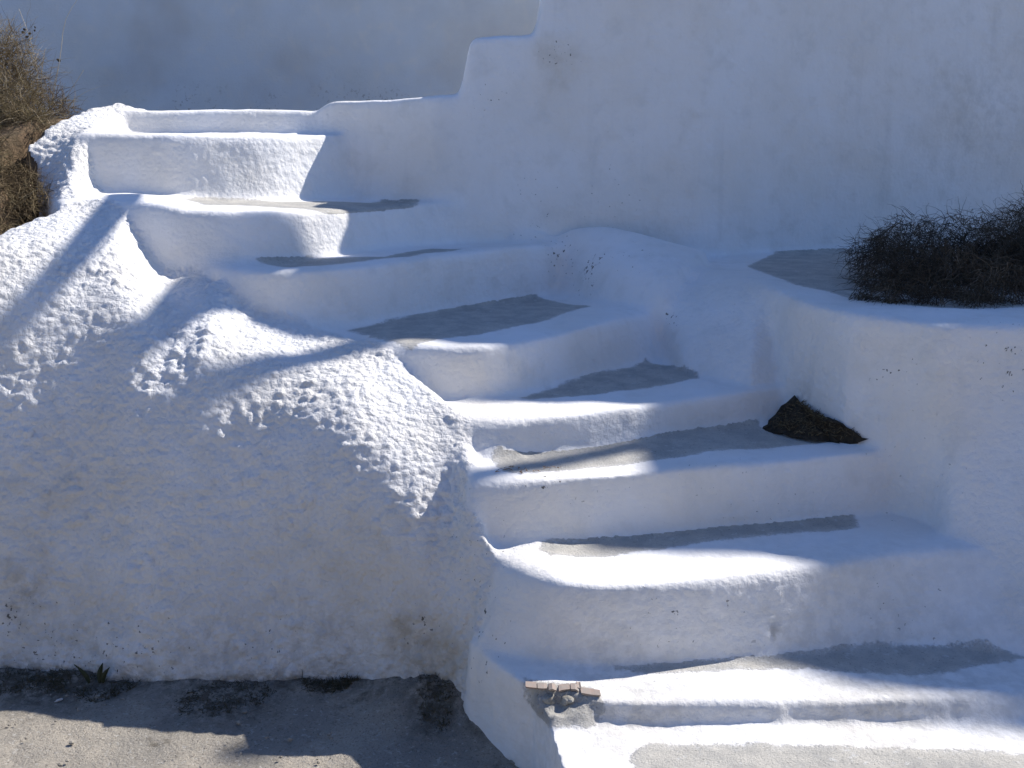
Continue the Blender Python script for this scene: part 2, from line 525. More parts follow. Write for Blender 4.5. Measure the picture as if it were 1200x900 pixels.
def components(lab):
    comp = np.arange(nv)
    same = lab[E[:, 0]] == lab[E[:, 1]]
    a, b = E[same, 0], E[same, 1]
    while True:
        ca, cb = comp[a], comp[b]
        dif = ca != cb
        if not dif.any():
            return comp
        ca, cb = ca[dif], cb[dif]
        np.minimum.at(comp, np.maximum(ca, cb), np.minimum(ca, cb))
        for _ in range(4):
            comp = comp[comp]


for it in range(3):
    comp = components(lab)
    size = np.bincount(comp, minlength=nv)
    big = {}
    for l in lab_list:
        c = comp[lab == l]
        if len(c):
            big[l] = np.bincount(c, minlength=nv).argmax()
    stray = np.array([True] * nv)
    for l, c in big.items():
        stray &= comp != c
    if not stray.any():
        break
    es = E[stray[E[:, 0]] | stray[E[:, 1]]]
    es = np.vstack([es, es[:, ::-1]])
    for k in range(80):
        fr = es[stray[es[:, 0]] & ~stray[es[:, 1]]]
        if not len(fr):
            break
        lab[fr[:, 0]] = lab[fr[:, 1]]
        stray[fr[:, 0]] = False
print('labels', round(time.time() - T0, 1), int(stray.sum()))

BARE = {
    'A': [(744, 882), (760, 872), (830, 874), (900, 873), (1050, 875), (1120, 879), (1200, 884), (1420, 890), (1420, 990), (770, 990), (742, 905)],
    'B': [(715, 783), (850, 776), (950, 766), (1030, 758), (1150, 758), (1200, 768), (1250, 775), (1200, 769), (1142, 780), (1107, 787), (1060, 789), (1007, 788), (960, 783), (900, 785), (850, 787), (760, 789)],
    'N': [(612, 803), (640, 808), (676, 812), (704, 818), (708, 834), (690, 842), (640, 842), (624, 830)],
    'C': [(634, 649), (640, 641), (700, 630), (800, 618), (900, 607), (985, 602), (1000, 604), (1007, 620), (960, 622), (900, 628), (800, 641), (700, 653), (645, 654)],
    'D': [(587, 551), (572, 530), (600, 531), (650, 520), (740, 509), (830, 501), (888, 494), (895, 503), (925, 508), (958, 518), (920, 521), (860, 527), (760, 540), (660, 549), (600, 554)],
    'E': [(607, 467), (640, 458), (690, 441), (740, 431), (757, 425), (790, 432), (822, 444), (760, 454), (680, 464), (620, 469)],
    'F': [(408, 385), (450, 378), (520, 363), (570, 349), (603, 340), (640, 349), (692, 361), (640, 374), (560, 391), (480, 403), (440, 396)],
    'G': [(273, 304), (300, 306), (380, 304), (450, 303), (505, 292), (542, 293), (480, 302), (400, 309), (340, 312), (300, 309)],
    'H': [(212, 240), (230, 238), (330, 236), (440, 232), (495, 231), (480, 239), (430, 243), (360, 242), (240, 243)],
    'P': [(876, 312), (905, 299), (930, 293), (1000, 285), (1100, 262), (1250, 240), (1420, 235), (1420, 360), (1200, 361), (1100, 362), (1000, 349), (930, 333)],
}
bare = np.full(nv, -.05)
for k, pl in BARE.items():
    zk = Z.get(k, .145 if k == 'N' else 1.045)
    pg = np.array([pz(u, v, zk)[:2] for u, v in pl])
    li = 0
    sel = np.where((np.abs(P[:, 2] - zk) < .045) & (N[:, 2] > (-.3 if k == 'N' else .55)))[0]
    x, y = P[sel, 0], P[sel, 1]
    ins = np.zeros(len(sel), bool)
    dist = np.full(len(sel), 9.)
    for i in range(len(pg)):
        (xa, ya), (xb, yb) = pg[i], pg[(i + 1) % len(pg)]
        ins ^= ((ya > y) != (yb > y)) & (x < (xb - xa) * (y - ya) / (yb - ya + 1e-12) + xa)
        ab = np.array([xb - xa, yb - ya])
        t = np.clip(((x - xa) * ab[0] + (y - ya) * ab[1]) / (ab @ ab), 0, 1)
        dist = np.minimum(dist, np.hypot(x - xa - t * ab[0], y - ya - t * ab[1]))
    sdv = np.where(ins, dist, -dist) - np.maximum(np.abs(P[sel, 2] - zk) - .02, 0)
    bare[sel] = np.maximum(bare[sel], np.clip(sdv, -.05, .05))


def hit(u, v):
    r = ray(u, v)
    t = np.arange(2.0, YB, .003) / r[1]
    Q = np.array([0, 0, EYE]) + t[:, None] * r
    i = np.clip(np.rint((Q[:, 0] - X0) / G).astype(int), 0, nx - 1)
    j = np.clip(np.rint((Q[:, 1] - YA) / G).astype(int), 0, ny - 1)
    inside = (Q[:, 0] > X0) & (Q[:, 0] < X1) & (Q[:, 1] > YA)
    h = np.where(inside, np.maximum(Hs[i, j], ZG), ZG)
    return Q[np.argmax(Q[:, 2] < h)]


def hz(x, y):
    i = int(np.clip(round((x - X0) / G), 0, nx - 1))
    j = int(np.clip(round((y - YA) / G), 0, ny - 1))
    return float(max(Hs[i, j], ZG))


tan = np.zeros(nv)
speck = np.zeros(nv)
grime = np.zeros(nv)
for (u, v, r, st, which) in [
        (520, 775, 0.11, 0.9, 'tan'), (505, 800, 0.12, 0.8, 'grime'), (470, 741, 0.07, 0.55, 'tan'), (60, 610, 0.22, 0.28, 'tan'), (20, 690, 0.16, 0.35, 'tan'), (652, 75, 0.12, 0.3, 'tan'),
        (430, 640, 0.3, 0.15, 'tan'), (300, 690, 0.3, 0.12, 'tan'), (690, 318, 0.09, 1, 'speck'), (660, 300, 0.1, 0.7, 'speck'), (740, 300, 0.16, 0.1575, 'speck'), (645, 68, 0.06, 0.9, 'speck'), (665, 62, 0.05, 0.8, 'speck'),
        (10, 725, 0.09, 0.9, 'speck'), (25, 700, 0.12, 0.6, 'grime'), (60, 765, 0.13, 0.7, 'speck'), (130, 765, 0.12, 0.6, 'speck'), (180, 760, 0.1, 0.6, 'speck'), (320, 750, 0.08, 0.6, 'speck'), (495, 735, 0.06, 0.8, 'speck'),
        (905, 741, 0.035, 0.9, 'grime'), (785, 375, 0.05, 0.8, 'speck'), (640, 255, 0.3, 0.1125, 'speck'), (720, 220, 0.35, 0.09, 'speck'), (575, 110, 0.15, 0.135, 'speck'), (530, 90, 0.1, 0.35, 'speck'),
        (900, 600, 0.25, 0.099, 'speck'), (700, 600, 0.3, 0.081, 'speck'), (800, 730, 0.3, 0.1125, 'speck'), (1060, 720, 0.2, 0.135, 'speck'), (1040, 440, 0.08, 0.6, 'speck'), (1120, 330, 0.3, 0.135, 'speck'),
        (565, 640, 0.2, 0.1575, 'speck'), (560, 740, 0.12, 0.45, 'speck'), (480, 760, 0.14, 0.55, 'grime'), (940, 470, 0.07, 0.5, 'grime'), (240, 780, 0.2, 0.5, 'grime'), (90, 775, 0.2, 0.6, 'grime'), (380, 770, 0.2, 0.55, 'grime'),
        (1150, 130, 0.35, 0.25, 'grime'), (1180, 420, 0.1, 0.6, 'speck'), (820, 540, 0.3, 0.09, 'speck'), (640, 560, 0.06, 0.6, 'speck'), (560, 480, 0.08, 0.5, 'tan'), (1080, 560, 0.3, 0.09, 'speck'), (730, 835, 0.3, 0.5, 'grime'), (1050, 830, 0.5, 0.5, 'grime')]:
    c = hit(u, v)
    g_ = st * np.exp(-((P - c) ** 2).sum(1) / (r * r) * 1.2)
    {'tan': tan, 'speck': speck, 'grime': grime}[which][:] = np.maximum({'tan': tan, 'speck': speck, 'grime': grime}[which], g_)
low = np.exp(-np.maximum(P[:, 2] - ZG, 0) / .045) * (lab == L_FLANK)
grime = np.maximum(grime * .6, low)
# dirt in the inner corners of the treads and along the feet of the walls
print('masks', round(time.time() - T0, 1))


# ------------------------------------------------------------------ materials
def mat(name, rough=.9):
    m = bpy.data.materials.new(name)
    m.use_nodes = True
    nt = m.node_tree
    nt.nodes.clear()
    out = nt.nodes.new('ShaderNodeOutputMaterial')
    b = nt.nodes.new('ShaderNodeBsdfPrincipled')
    b.inputs['Roughness'].default_value = rough
    b.inputs['Specular IOR Level'].default_value = .25
    nt.links.new(b.outputs[0], out.inputs[0])
    return m, nt, b


class NB:
    def __init__(s, nt):
        s.nt = nt
        s.co = s.n('ShaderNodeTexCoord').outputs['Object']

    def n(s, t, **k):
        x = s.nt.nodes.new(t)
        for a, v in k.items():
            setattr(x, a, v)
        return x

    def put(s, sock, v):
        if hasattr(v, 'links') or isinstance(v, bpy.types.NodeSocket):
            s.nt.links.new(v, sock)
        else:
            sock.default_value = v

    def noise(s, scale, detail=3, rough=.55, co=None, dist=0):
        x = s.n('ShaderNodeTexNoise')
        s.put(x.inputs['Vector'], co or s.co)
        x.inputs['Scale'].default_value = scale
        x.inputs['Detail'].default_value = detail
        x.inputs['Roughness'].default_value = rough
        x.inputs['Distortion'].default_value = dist
        return x.outputs['Fac']

    def vor(s, scale, feature='F1', co=None):
        x = s.n('ShaderNodeTexVoronoi', feature=feature)
        s.put(x.inputs['Vector'], co or s.co)
        x.inputs['Scale'].default_value = scale
        return x.outputs['Distance']

    def m(s, op, a, b=0.0, c=None, clamp=False):
        x = s.n('ShaderNodeMath', operation=op, use_clamp=clamp)
        s.put(x.inputs[0], a)
        s.put(x.inputs[1], b)
        if c is not None:
            s.put(x.inputs[2], c)
        return x.outputs[0]

    def ramp(s, v, lo, hi):
        x = s.n('ShaderNodeMapRange', interpolation_type='SMOOTHSTEP')
        s.put(x.inputs[0], v)
        s.put(x.inputs[1], lo)
        s.put(x.inputs[2], hi)
        return x.outputs[0]

    def mix(s, f, a, b):
        x = s.n('ShaderNodeMix', data_type='RGBA')
        s.put(x.inputs[0], f)
        s.put(x.inputs[6], a if not isinstance(a, tuple) else (*a, 1))
        s.put(x.inputs[7], b if not isinstance(b, tuple) else (*b, 1))
        return x.outputs[2]

    def attr(s, name):
        return s.n('ShaderNodeAttribute', attribute_name=name).outputs['Fac']

    def bump(s, h, strength, dist, prev=None):
        x = s.n('ShaderNodeBump')
        x.inputs['Strength'].default_value = strength
        x.inputs['Distance'].default_value = dist
        s.put(x.inputs['Height'], h)
        if prev is not None:
            s.put(x.inputs['Normal'], prev)
        return x.outputs[0]

    def stretch(s, sx, sy, sz):
        x = s.n('ShaderNodeMapping')
        s.put(x.inputs[0], s.co)
        x.inputs['Scale'].default_value = (sx, sy, sz)
        return x.outputs[0]


def plaster(name, tint=(.81, .80, .785), masks=True):
    m, nt, b = mat(name, .88)
    k = NB(nt)
    n1 = k.noise(2.3, 4)
    n2 = k.noise(9, 5, .6)
    n3 = k.noise(70, 3)
    n4 = k.noise(260, 2)
    col = k.mix(k.ramp(n1, .35, .68), tint, tuple(c * f for c, f in zip(tint, (.955, .93, .89))))
    col = k.mix(k.m('MULTIPLY', k.ramp(n2, .48, .75), .5), col, (.66, .645, .61))
    streak = k.noise(1.0, 3, co=k.stretch(14, 14, 1.1))
    col = k.mix(k.m('MULTIPLY', k.ramp(streak, .54, .78), .24), col, (.62, .61, .59))
    rare = k.m('MULTIPLY', k.ramp(k.noise(95, 2), .76, .79), .5)
    col = k.mix(k.m('MULTIPLY', rare, k.ramp(k.noise(5, 2), .5, .62)), col, (.22, .20, .17))
    nrm = None
    if masks:
        tn = k.attr('tan')
        tn = k.m('MULTIPLY', tn, k.m('ADD', .35, k.ramp(n2, .3, .7)), clamp=True)
        col = k.mix(k.m('MULTIPLY', tn, .85), col, (.40, .31, .17))
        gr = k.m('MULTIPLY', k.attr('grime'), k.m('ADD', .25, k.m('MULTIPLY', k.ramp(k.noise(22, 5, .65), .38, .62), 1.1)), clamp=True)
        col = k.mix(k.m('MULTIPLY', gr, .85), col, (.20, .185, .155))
        sp_ = k.attr('speck')
        th = k.m('SUBTRACT', .70, k.m('MULTIPLY', sp_, .125))
        spk = k.m('MULTIPLY', k.ramp(k.m('SUBTRACT', k.noise(60, 3, .6), th), -.004, .03), k.ramp(sp_, .02, .12))
        col = k.mix(k.m('MULTIPLY', spk, .85), col, (.06, .055, .045))
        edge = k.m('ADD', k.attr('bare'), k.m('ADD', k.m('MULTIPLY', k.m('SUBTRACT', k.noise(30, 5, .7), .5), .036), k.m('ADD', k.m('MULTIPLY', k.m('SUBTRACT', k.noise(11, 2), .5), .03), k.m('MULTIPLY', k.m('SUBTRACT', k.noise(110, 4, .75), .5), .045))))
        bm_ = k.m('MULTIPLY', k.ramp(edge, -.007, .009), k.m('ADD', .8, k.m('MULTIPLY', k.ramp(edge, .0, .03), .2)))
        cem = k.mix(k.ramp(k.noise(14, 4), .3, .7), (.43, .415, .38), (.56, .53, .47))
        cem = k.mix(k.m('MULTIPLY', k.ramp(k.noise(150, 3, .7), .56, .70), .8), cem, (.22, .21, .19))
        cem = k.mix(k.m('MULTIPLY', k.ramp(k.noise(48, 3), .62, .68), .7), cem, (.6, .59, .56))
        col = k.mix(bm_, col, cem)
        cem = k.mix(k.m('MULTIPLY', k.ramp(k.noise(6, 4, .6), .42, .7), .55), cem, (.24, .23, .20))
        rgh = k.mix(bm_, (0, 0, 0), (1, 1, 1))
    h = k.m('ADD', k.m('MULTIPLY', n3, 1.0), k.m('MULTIPLY', n4, .45))
    nrm = k.bump(h, .42, .005)
    trowel = k.noise(1.0, 4, co=k.stretch(9, 9, 60))
    nrm = k.bump(trowel, .22, .006, nrm)
    if masks:
        lm = k.attr('lumpy')
        vm = k.n('ShaderNodeTexVoronoi', feature='F1')
        nt.links.new(k.co, vm.inputs['Vector'])
        vm.inputs['Scale'].default_value = 52
        lh = k.m('MULTIPLY', k.m('SUBTRACT', k.m('MULTIPLY', k.noise(85, 4, .7), 1.2), k.m('MULTIPLY', vm.outputs['Distance'], .9)), lm)
        nrm = k.bump(lh, .8, .011, nrm)
        grit = k.m('MULTIPLY', k.noise(160, 5, .75), rgh)
        nrm = k.bump(grit, .9, .007, nrm)
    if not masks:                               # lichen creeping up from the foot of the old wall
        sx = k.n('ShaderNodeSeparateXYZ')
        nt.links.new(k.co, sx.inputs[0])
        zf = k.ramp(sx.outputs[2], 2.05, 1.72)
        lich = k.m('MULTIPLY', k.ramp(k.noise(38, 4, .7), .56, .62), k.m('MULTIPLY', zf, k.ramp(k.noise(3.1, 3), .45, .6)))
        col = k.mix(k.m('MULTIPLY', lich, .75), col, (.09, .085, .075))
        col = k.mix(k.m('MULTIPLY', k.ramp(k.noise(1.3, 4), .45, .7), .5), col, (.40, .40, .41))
    nt.links.new(col, b.inputs['Base Color'])
    nt.links.new(nrm, b.inputs['Normal'])
    return m


def simple(name, c1, c2, scale=20, rough=.9, bump=.3, bdist=.004, bscale=90):
    m, nt, b = mat(name, rough)
    k = NB(nt)
    col = k.mix(k.ramp(k.noise(scale, 4), .35, .65), c1, c2)
    nt.links.new(col, b.inputs['Base Color'])
    if bump:
        nt.links.new(k.bump(k.noise(bscale, 4, .65), bump, bdist), b.inputs['Normal'])
    return m


M_white = plaster('whitewash')
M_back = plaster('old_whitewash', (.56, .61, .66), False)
M_earth = simple('dry_earth', (.17, .115, .07), (.10, .072, .045), 18, .95, .8, .012, 40)
M_soil = simple('dark_soil', (.06, .046, .03), (.03, .024, .017), 60, .95, .8, .008, 120)
M_tile = simple('broken_fired_clay', (.33, .25, .21), (.29, .25, .22), 60)
M_mortar = simple('crumbled_mortar', (.44, .42, .37), (.27, .25, .21), 45, .95, 1.0, .008, 110)


def strand_mat(name, cols):
    m, nt, b = mat(name, .75)
    k = NB(nt)
    a = k.attr('tone')
    r = k.n('ShaderNodeValToRGB')
    el_ = r.color_ramp.elements
    while len(el_) < len(cols):
        el_.new(.5)
    for i, c in enumerate(cols):
        el_[i].position = i / (len(cols) - 1)
        el_[i].color = (*c, 1)
    nt.links.new(a, r.inputs[0])
    nt.links.new(r.outputs[0], b.inputs['Base Color'])
    return m


M_straw = strand_mat('dry_straw', [(.07, .048, .026), (.14, .10, .052), (.25, .19, .105), (.17, .14, .07), (.38, .31, .21)])
M_brush = strand_mat('dark_brush', [(.036, .026, .017), (.072, .052, .033), (.12, .088, .056), (.055, .048, .03), (.22, .17, .12)])
M_weed = strand_mat('dark_weed', [(.035, .037, .02), (.06, .055, .032), (.09, .08, .045), (.11, .09, .055), (.06, .065, .035)])
M_stalk = simple('pale_stalk', (.52, .46, .36), (.44, .38, .28), 30, .8, 0)


# ------------------------------------------------------------------ linking helpers
def link(name, me, parent=None, material=None):
    o = bpy.data.objects.new(name, me)
    COL.objects.link(o)
    if parent is not None:
        o.parent = parent
        o.matrix_parent_inverse = parent.matrix_world.inverted()
    if material is not None and not me.materials:
        me.materials.append(material)
    return o


def tag(o, label=None, cat=None, group=None, kind=None):
    for k, v in (('label', label), ('category', cat), ('group', group), ('kind', kind)):
        if v:
            o[k] = v
    return o


def empty(name, loc, label, cat, group=None):
    o = bpy.data.objects.new(name, None)
    o.location = loc
    o.empty_display_size = .1
    COL.objects.link(o)
    bpy.context.view_layer.update()
    return tag(o, label, cat, group)


def skin_piece(name, faces, parent, material):
    u, inv = np.unique(faces, return_inverse=True)
    me = mesh_from(name, P[u], inv.reshape(-1, 4))
    me.normals_split_custom_set_from_vertices(N[u].astype(np.float32))
    for nm, arr in (('bare', bare), ('tan', tan), ('speck', speck), ('grime', grime), ('lumpy', lumpy)):
        at = me.attributes.new(nm, 'FLOAT', 'POINT')
        at.data.foreach_set('value', arr[u].astype(np.float32))
    return link(name, me, parent, material)


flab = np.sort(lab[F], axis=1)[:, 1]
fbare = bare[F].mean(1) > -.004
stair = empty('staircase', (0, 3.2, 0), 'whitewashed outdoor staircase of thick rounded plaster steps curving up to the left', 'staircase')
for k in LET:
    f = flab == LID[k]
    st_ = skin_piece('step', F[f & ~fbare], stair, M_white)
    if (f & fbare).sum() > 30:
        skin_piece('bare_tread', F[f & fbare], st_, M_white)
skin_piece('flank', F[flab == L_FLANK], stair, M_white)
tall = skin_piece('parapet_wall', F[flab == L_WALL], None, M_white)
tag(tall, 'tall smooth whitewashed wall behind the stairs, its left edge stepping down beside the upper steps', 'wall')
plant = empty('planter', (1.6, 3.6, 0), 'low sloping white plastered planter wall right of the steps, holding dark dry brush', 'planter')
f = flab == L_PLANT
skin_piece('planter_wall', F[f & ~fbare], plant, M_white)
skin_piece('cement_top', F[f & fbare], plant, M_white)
bank = skin_piece('earth_bank', F[flab == L_BANK], None, M_earth)
tag(bank, kind='structure')
print('skins', round(time.time() - T0, 1))


# ------------------------------------------------------------------ upper wall above and right of the frame (same wall, going on up)
def wf(x):
    return float(np.interp(x, np.r_[WF[:, 0], 9.0], np.r_[WF[:, 1], 6.0]))


# the parapet line was inferred from shadow edges on the plane Y = 5.1; carry it along the sun rays onto the wall itself
qs = np.arange(-.4, 9.0, .02)
qz = np.interp(qs, WU[:, 0], WU[:, 1])
px_, pz_ = qs.copy(), qz.copy()
for it in range(30):
    t_ = (np.array([wf(x) for x in px_]) + .27 - 5.1) / SUN[1]
    px_, pz_ = qs + t_ * SUN[0], qz + t_ * SUN[2]
xs = np.arange(.5, 9.01, .03)
zt_ = np.maximum(np.interp(xs, px_, pz_), 2.5)
zb_ = np.where(xs < 3.5, 2.45, -.3)
vv, ff = [], []
for x, a, t in zip(xs, zb_, zt_):
    y = wf(x) + .115
    vv += [(x, y, a), (x, y + .01, t - .03), (x, y + .035, t), (x, y + .265, t), (x, y + .29, t - .03), (x, y + .3, a)]
for i in range(len(xs) - 1):
    for k in range(6):
        a, b = i * 6 + k, i * 6 + (k + 1) % 6
        ff.append((a, a + 6, b + 6, b))
ff += [tuple(range(6)), tuple(range((len(xs) - 1) * 6, len(xs) * 6))[::-1]]
me = bpy.data.meshes.new('upper_wall')
me.from_pydata(vv, [], ff)
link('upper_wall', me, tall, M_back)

# timber posts standing on the parapet above the frame
M_timber = simple('weathered_timber', (.32, .27, .21), (.24, .20, .16), 12)


def on_wall(x, z):                              # carry a point inferred from shadow edges on the plane Y = 5.3 onto the wall line along the sun ray
    xx_, zz_ = x, z
    for it in range(30):
        t_ = (wf(xx_) + .265 - 5.3) / SUN[1]
        xx_, zz_ = x + t_ * SUN[0], z + t_ * SUN[2]
    return xx_, wf(xx_) + .265, zz_


def board(name, poly, thick=.05):
    pts_ = [on_wall(x, z) for x, z in poly]
    n_ = len(pts_)
    me = bpy.data.meshes.new(name)
    me.from_pydata([(x, y - thick / 2, z) for x, y, z in pts_] + [(x, y + thick / 2, z) for x, y, z in pts_], [],
                   [tuple(range(n_)), tuple(range(n_, 2 * n_))[::-1]] + [(i, n_ + i, n_ + (i + 1) % n_, (i + 1) % n_) for i in range(n_)])
    link(name, me, tall, M_timber)


board('handrail', [(.22, 3.34), (.22, 3.46), (2.0, 5.09), (2.0, 4.97)])
board('strut', [(2.0, 4.97), (2.0, 5.09), (2.6, 5.30), (2.6, 5.20)])
board('sloping_rail', [(1.34, 3.40), (1.25, 3.62), (1.22, 3.87), (2.2, 4.85), (2.2, 4.74), (1.92, 4.34), (1.71, 3.99), (1.5, 3.45)])
board('strut', [(1.93, 4.56), (1.93, 4.94), (2.0, 4.99), (2.0, 4.62)])
board('post', [(2.43, 3.5), (2.43, 4.84), (2.55, 4.84), (2.55, 3.5)], .06)
board('post', [(3.87, 4.3), (3.87, 5.15), (3.96, 5.15), (3.96, 4.3)], .06)

# back wall across the top left
n_, m_ = 180, 90
gx_, gz_ = np.meshgrid(np.linspace(-5.5, 1.6, n_), np.linspace(1.3, 4.2, m_), indexing='ij')
pb = np.stack([gx_.ravel(), np.full(gx_.size, 6.75), gz_.ravel()], 1)
pb[:, 1] += .05 * (pb[:, 2] - 1.7) + .015 * fbm(pb, .6, 3, 2.) + .004 * fbm(pb, .09, 3, 9.)
id_ = np.arange(n_ * m_).reshape(n_, m_)
qb = np.stack([id_[:-1, :-1], id_[1:, :-1], id_[1:, 1:], id_[:-1, 1:]], -1).reshape(-1, 4)
bk_ = np.array([[-5.5, 7.2, 1.3], [1.6, 7.2, 1.3], [1.6, 7.2, 4.2], [-5.5, 7.2, 4.2]])
o_ = len(pb)
cap = np.array([[id_[0, -1], id_[-1, -1], o_ + 2, o_ + 3], [id_[0, 0], id_[0, -1], o_ + 3, o_], [id_[-1, -1], id_[-1, 0], o_ + 1, o_ + 2], [o_, o_ + 1, o_ + 2, o_ + 3]])
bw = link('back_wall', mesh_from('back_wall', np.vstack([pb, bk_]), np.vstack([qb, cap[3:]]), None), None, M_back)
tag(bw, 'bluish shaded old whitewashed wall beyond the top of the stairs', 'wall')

# ochre building added behind the camera only to bounce warm light
hs = empty('added_house', (0, -6.5, 0), 'unseen ochre building added across the lane to bounce warm light', 'added_house')
import bmesh


def box(name, x0, x1, y0, y1, z0, z1, parent, material):
    bm = bmesh.new()
    bmesh.ops.create_cube(bm, size=1, matrix=Matrix.Translation(((x0 + x1) / 2, (y0 + y1) / 2, (z0 + z1) / 2)) @ Matrix.Diagonal((x1 - x0, y1 - y0, z1 - z0, 1)))
    bmesh.ops.bevel(bm, geom=bm.edges[:], offset=.01, segments=1)
    me = bpy.data.meshes.new(name)
    bm.to_mesh(me)
    bm.free()
    return link(name, me, parent, material)


M_ochre = simple('ochre_render', (.46, .37, .26), (.40, .32, .23), 3)
M_wood = simple('painted_wood', (.10, .16, .20), (.08, .13, .17), 8)
box('wall', -8, 9, -8.5, -4.5, -.3, 3.2, hs, M_ochre)
box('roof', -8.2, 9.2, -8.7, -4.3, 3.202, 3.4, hs, M_mortar)
for x in (-5, -1.5, 3, 6.5):
    box('shutter', x, x + 1, -4.498, -4.44, 1.1, 2.5, hs, M_wood)
box('door', .4, 1.4, -4.498, -4.44, -.118, 1.95, hs, M_wood)

# ------------------------------------------------------------------ ground
ax = np.r_[-300, -80, -25, -8, np.arange(-3.2, 3.3, .012), 8, 25, 80, 300]
ay = np.r_[-300, -80, -20, -5, -1, 1, np.arange(2.0, 3.3, .012), 4, 8, 25, 80, 300]
g1, g2 = np.meshgrid(ax, ay, indexing='ij')
pg_ = np.stack([g1.ravel(), g2.ravel(), np.full(g1.size, ZG)], 1)
near = (np.abs(pg_[:, 0]) < 3.3) & (pg_[:, 1] > 1.9) & (pg_[:, 1] < 3.35)
pg_[:, 2] += np.where(near, .010 * fbm(pg_, .35, 2, 3.) + .006 * fbm(pg_, .06, 3, 5.), 0)
yb_ = np.interp(pg_[:, 0], base3[::-1, 0], base3[::-1, 1])
pg_[:, 2] += np.where(near & (pg_[:, 0] < .1), .035 * np.exp(-np.maximum(yb_ - pg_[:, 1], 0) / .07) * (.7 + .6 * fbm(pg_, .2, 2, 8.)), 0)
md_ = np.array([-.24, 2.84, ZG])
pg_[:, 2] += np.where(near, .06 * np.exp(-(((pg_ - md_) / (.2, .10, 1)) ** 2)[:, :2].sum(1)) * (1 + .25 * fbm(pg_, .05, 3, 4.4)), 0)
WEEDS = [[(-60, 800), (0, 795), (50, 788), (110, 778), (150, 785), (172, 800), (150, 812), (110, 826), (80, 812), (30, 812), (-60, 818)], [(205, 825), (240, 810), (300, 800), (325, 815), (300, 828), (240, 842), (210, 838)],
         [(350, 800), (380, 788), (430, 785), (440, 800), (400, 816), (360, 815)], [(485, 825), (510, 815), (535, 838), (522, 862), (495, 855)]]
weed3 = [np.array([pz(u, v, ZG) for u, v in w_]) for w_ in WEEDS]
moss = np.zeros(len(pg_))
for w_ in weed3:
    c_ = w_.mean(0)
    e_ = (w_.max(0) - w_.min(0)) / 2 + .03
    moss = np.maximum(moss, np.where(near, np.exp(-(((pg_ - c_)[:, :2] / e_[:2]) ** 2).sum(1) * 1.2), 0))
moss = np.maximum(moss, np.where(near, .55 * np.exp(-(((pg_ - md_) / (.2, .13, 1)) ** 2)[:, :2].sum(1)), 0))
moss = np.maximum(moss, np.where(near & (pg_[:, 0] < .1), .8 * np.exp(-np.maximum(yb_ - pg_[:, 1], 0) / .05), 0))
idg = np.arange(g1.size).reshape(g1.shape)
qg = np.stack([idg[:-1, :-1], idg[1:, :-1], idg[1:, 1:], idg[:-1, 1:]], -1).reshape(-1, 4)
m_ground, nt, b = mat('stony_dirt', .95)
k = NB(nt)
col = k.mix(k.ramp(k.noise(5, 4), .35, .65), (.42, .375, .31), (.31, .285, .245))
col = k.mix(k.m('MULTIPLY', k.ramp(k.noise(130, 4, .75), .53, .66), .8), col, (.14, .12, .10))
col = k.mix(k.m('MULTIPLY', k.ramp(k.noise(75, 3), .6, .68), .7), col, (.52, .49, .44))
col = k.mix(k.ramp(k.noise(9, 5, .7), .57, .72), col, (.17, .15, .12))
mo = k.m('MULTIPLY', k.attr('moss'), k.m('ADD', .3, k.ramp(k.noise(30, 5, .7), .35, .6)), clamp=True)
col = k.mix(k.m('MULTIPLY', mo, .85), col, (.085, .074, .055))
nt.links.new(col, b.inputs['Base Color'])
nt.links.new(k.bump(k.noise(70, 6, .75), 1.0, .012), b.inputs['Normal'])
me = mesh_from('ground', pg_, qg)
at = me.attributes.new('moss', 'FLOAT', 'POINT')
at.data.foreach_set('value', moss.astype(np.float32))
gr_ = link('ground', me, None, m_ground)
tag(gr_, kind='structure')


# ------------------------------------------------------------------ strands, stones and small things
def strands(name, roots, dirs, lens, rad, curl, tone, material, seg=4, parent=None, droop=0.0):
    n = len(roots)
    d = dirs / np.linalg.norm(dirs, axis=1)[:, None]
    pts = np.empty((n, seg + 1, 3))
    pts[:, 0] = roots
    cur = d.copy()
    for s_ in range(seg):
        cur = cur + rng.normal(0, curl, (n, 3)) + np.array([0, 0, -droop])
        cur /= np.linalg.norm(cur, axis=1)[:, None]
        pts[:, s_ + 1] = pts[:, s_] + cur * (lens / seg)[:, None]
    a = np.cross(d, rng.normal(0, 1, (n, 3)))
    a /= np.linalg.norm(a, axis=1)[:, None]
    bb = np.cross(d, a)
    t = np.linspace(1, .25, seg + 1)[None, :, None]
    ring_ = []
    for q_ in range(3):
        an = q_ * 2.0944
        off = (a * math.cos(an) + bb * math.sin(an))[:, None, :] * np.asarray(rad).reshape(-1, 1, 1) * t
        ring_.append(pts + off)
    V_ = np.stack(ring_, 2)                     # n, seg+1, 3, 3
    base = (np.arange(n) * (seg + 1) * 3)[:, None, None]
    s_ = np.arange(seg)[None, :, None] * 3
    c_ = np.arange(3)[None, None, :]
    c2 = (c_ + 1) % 3
    Q_ = np.stack([base + s_ + c_, base + s_ + c2, base + s_ + 3 + c2, base + s_ + 3 + c_], -1).reshape(-1, 4)
    me = mesh_from(name, V_.reshape(-1, 3), Q_)
    at = me.attributes.new('tone', 'FLOAT', 'POINT')
    at.data.foreach_set('value', np.repeat(tone, (seg + 1) * 3).astype(np.float32))
    return link(name, me, parent, material)


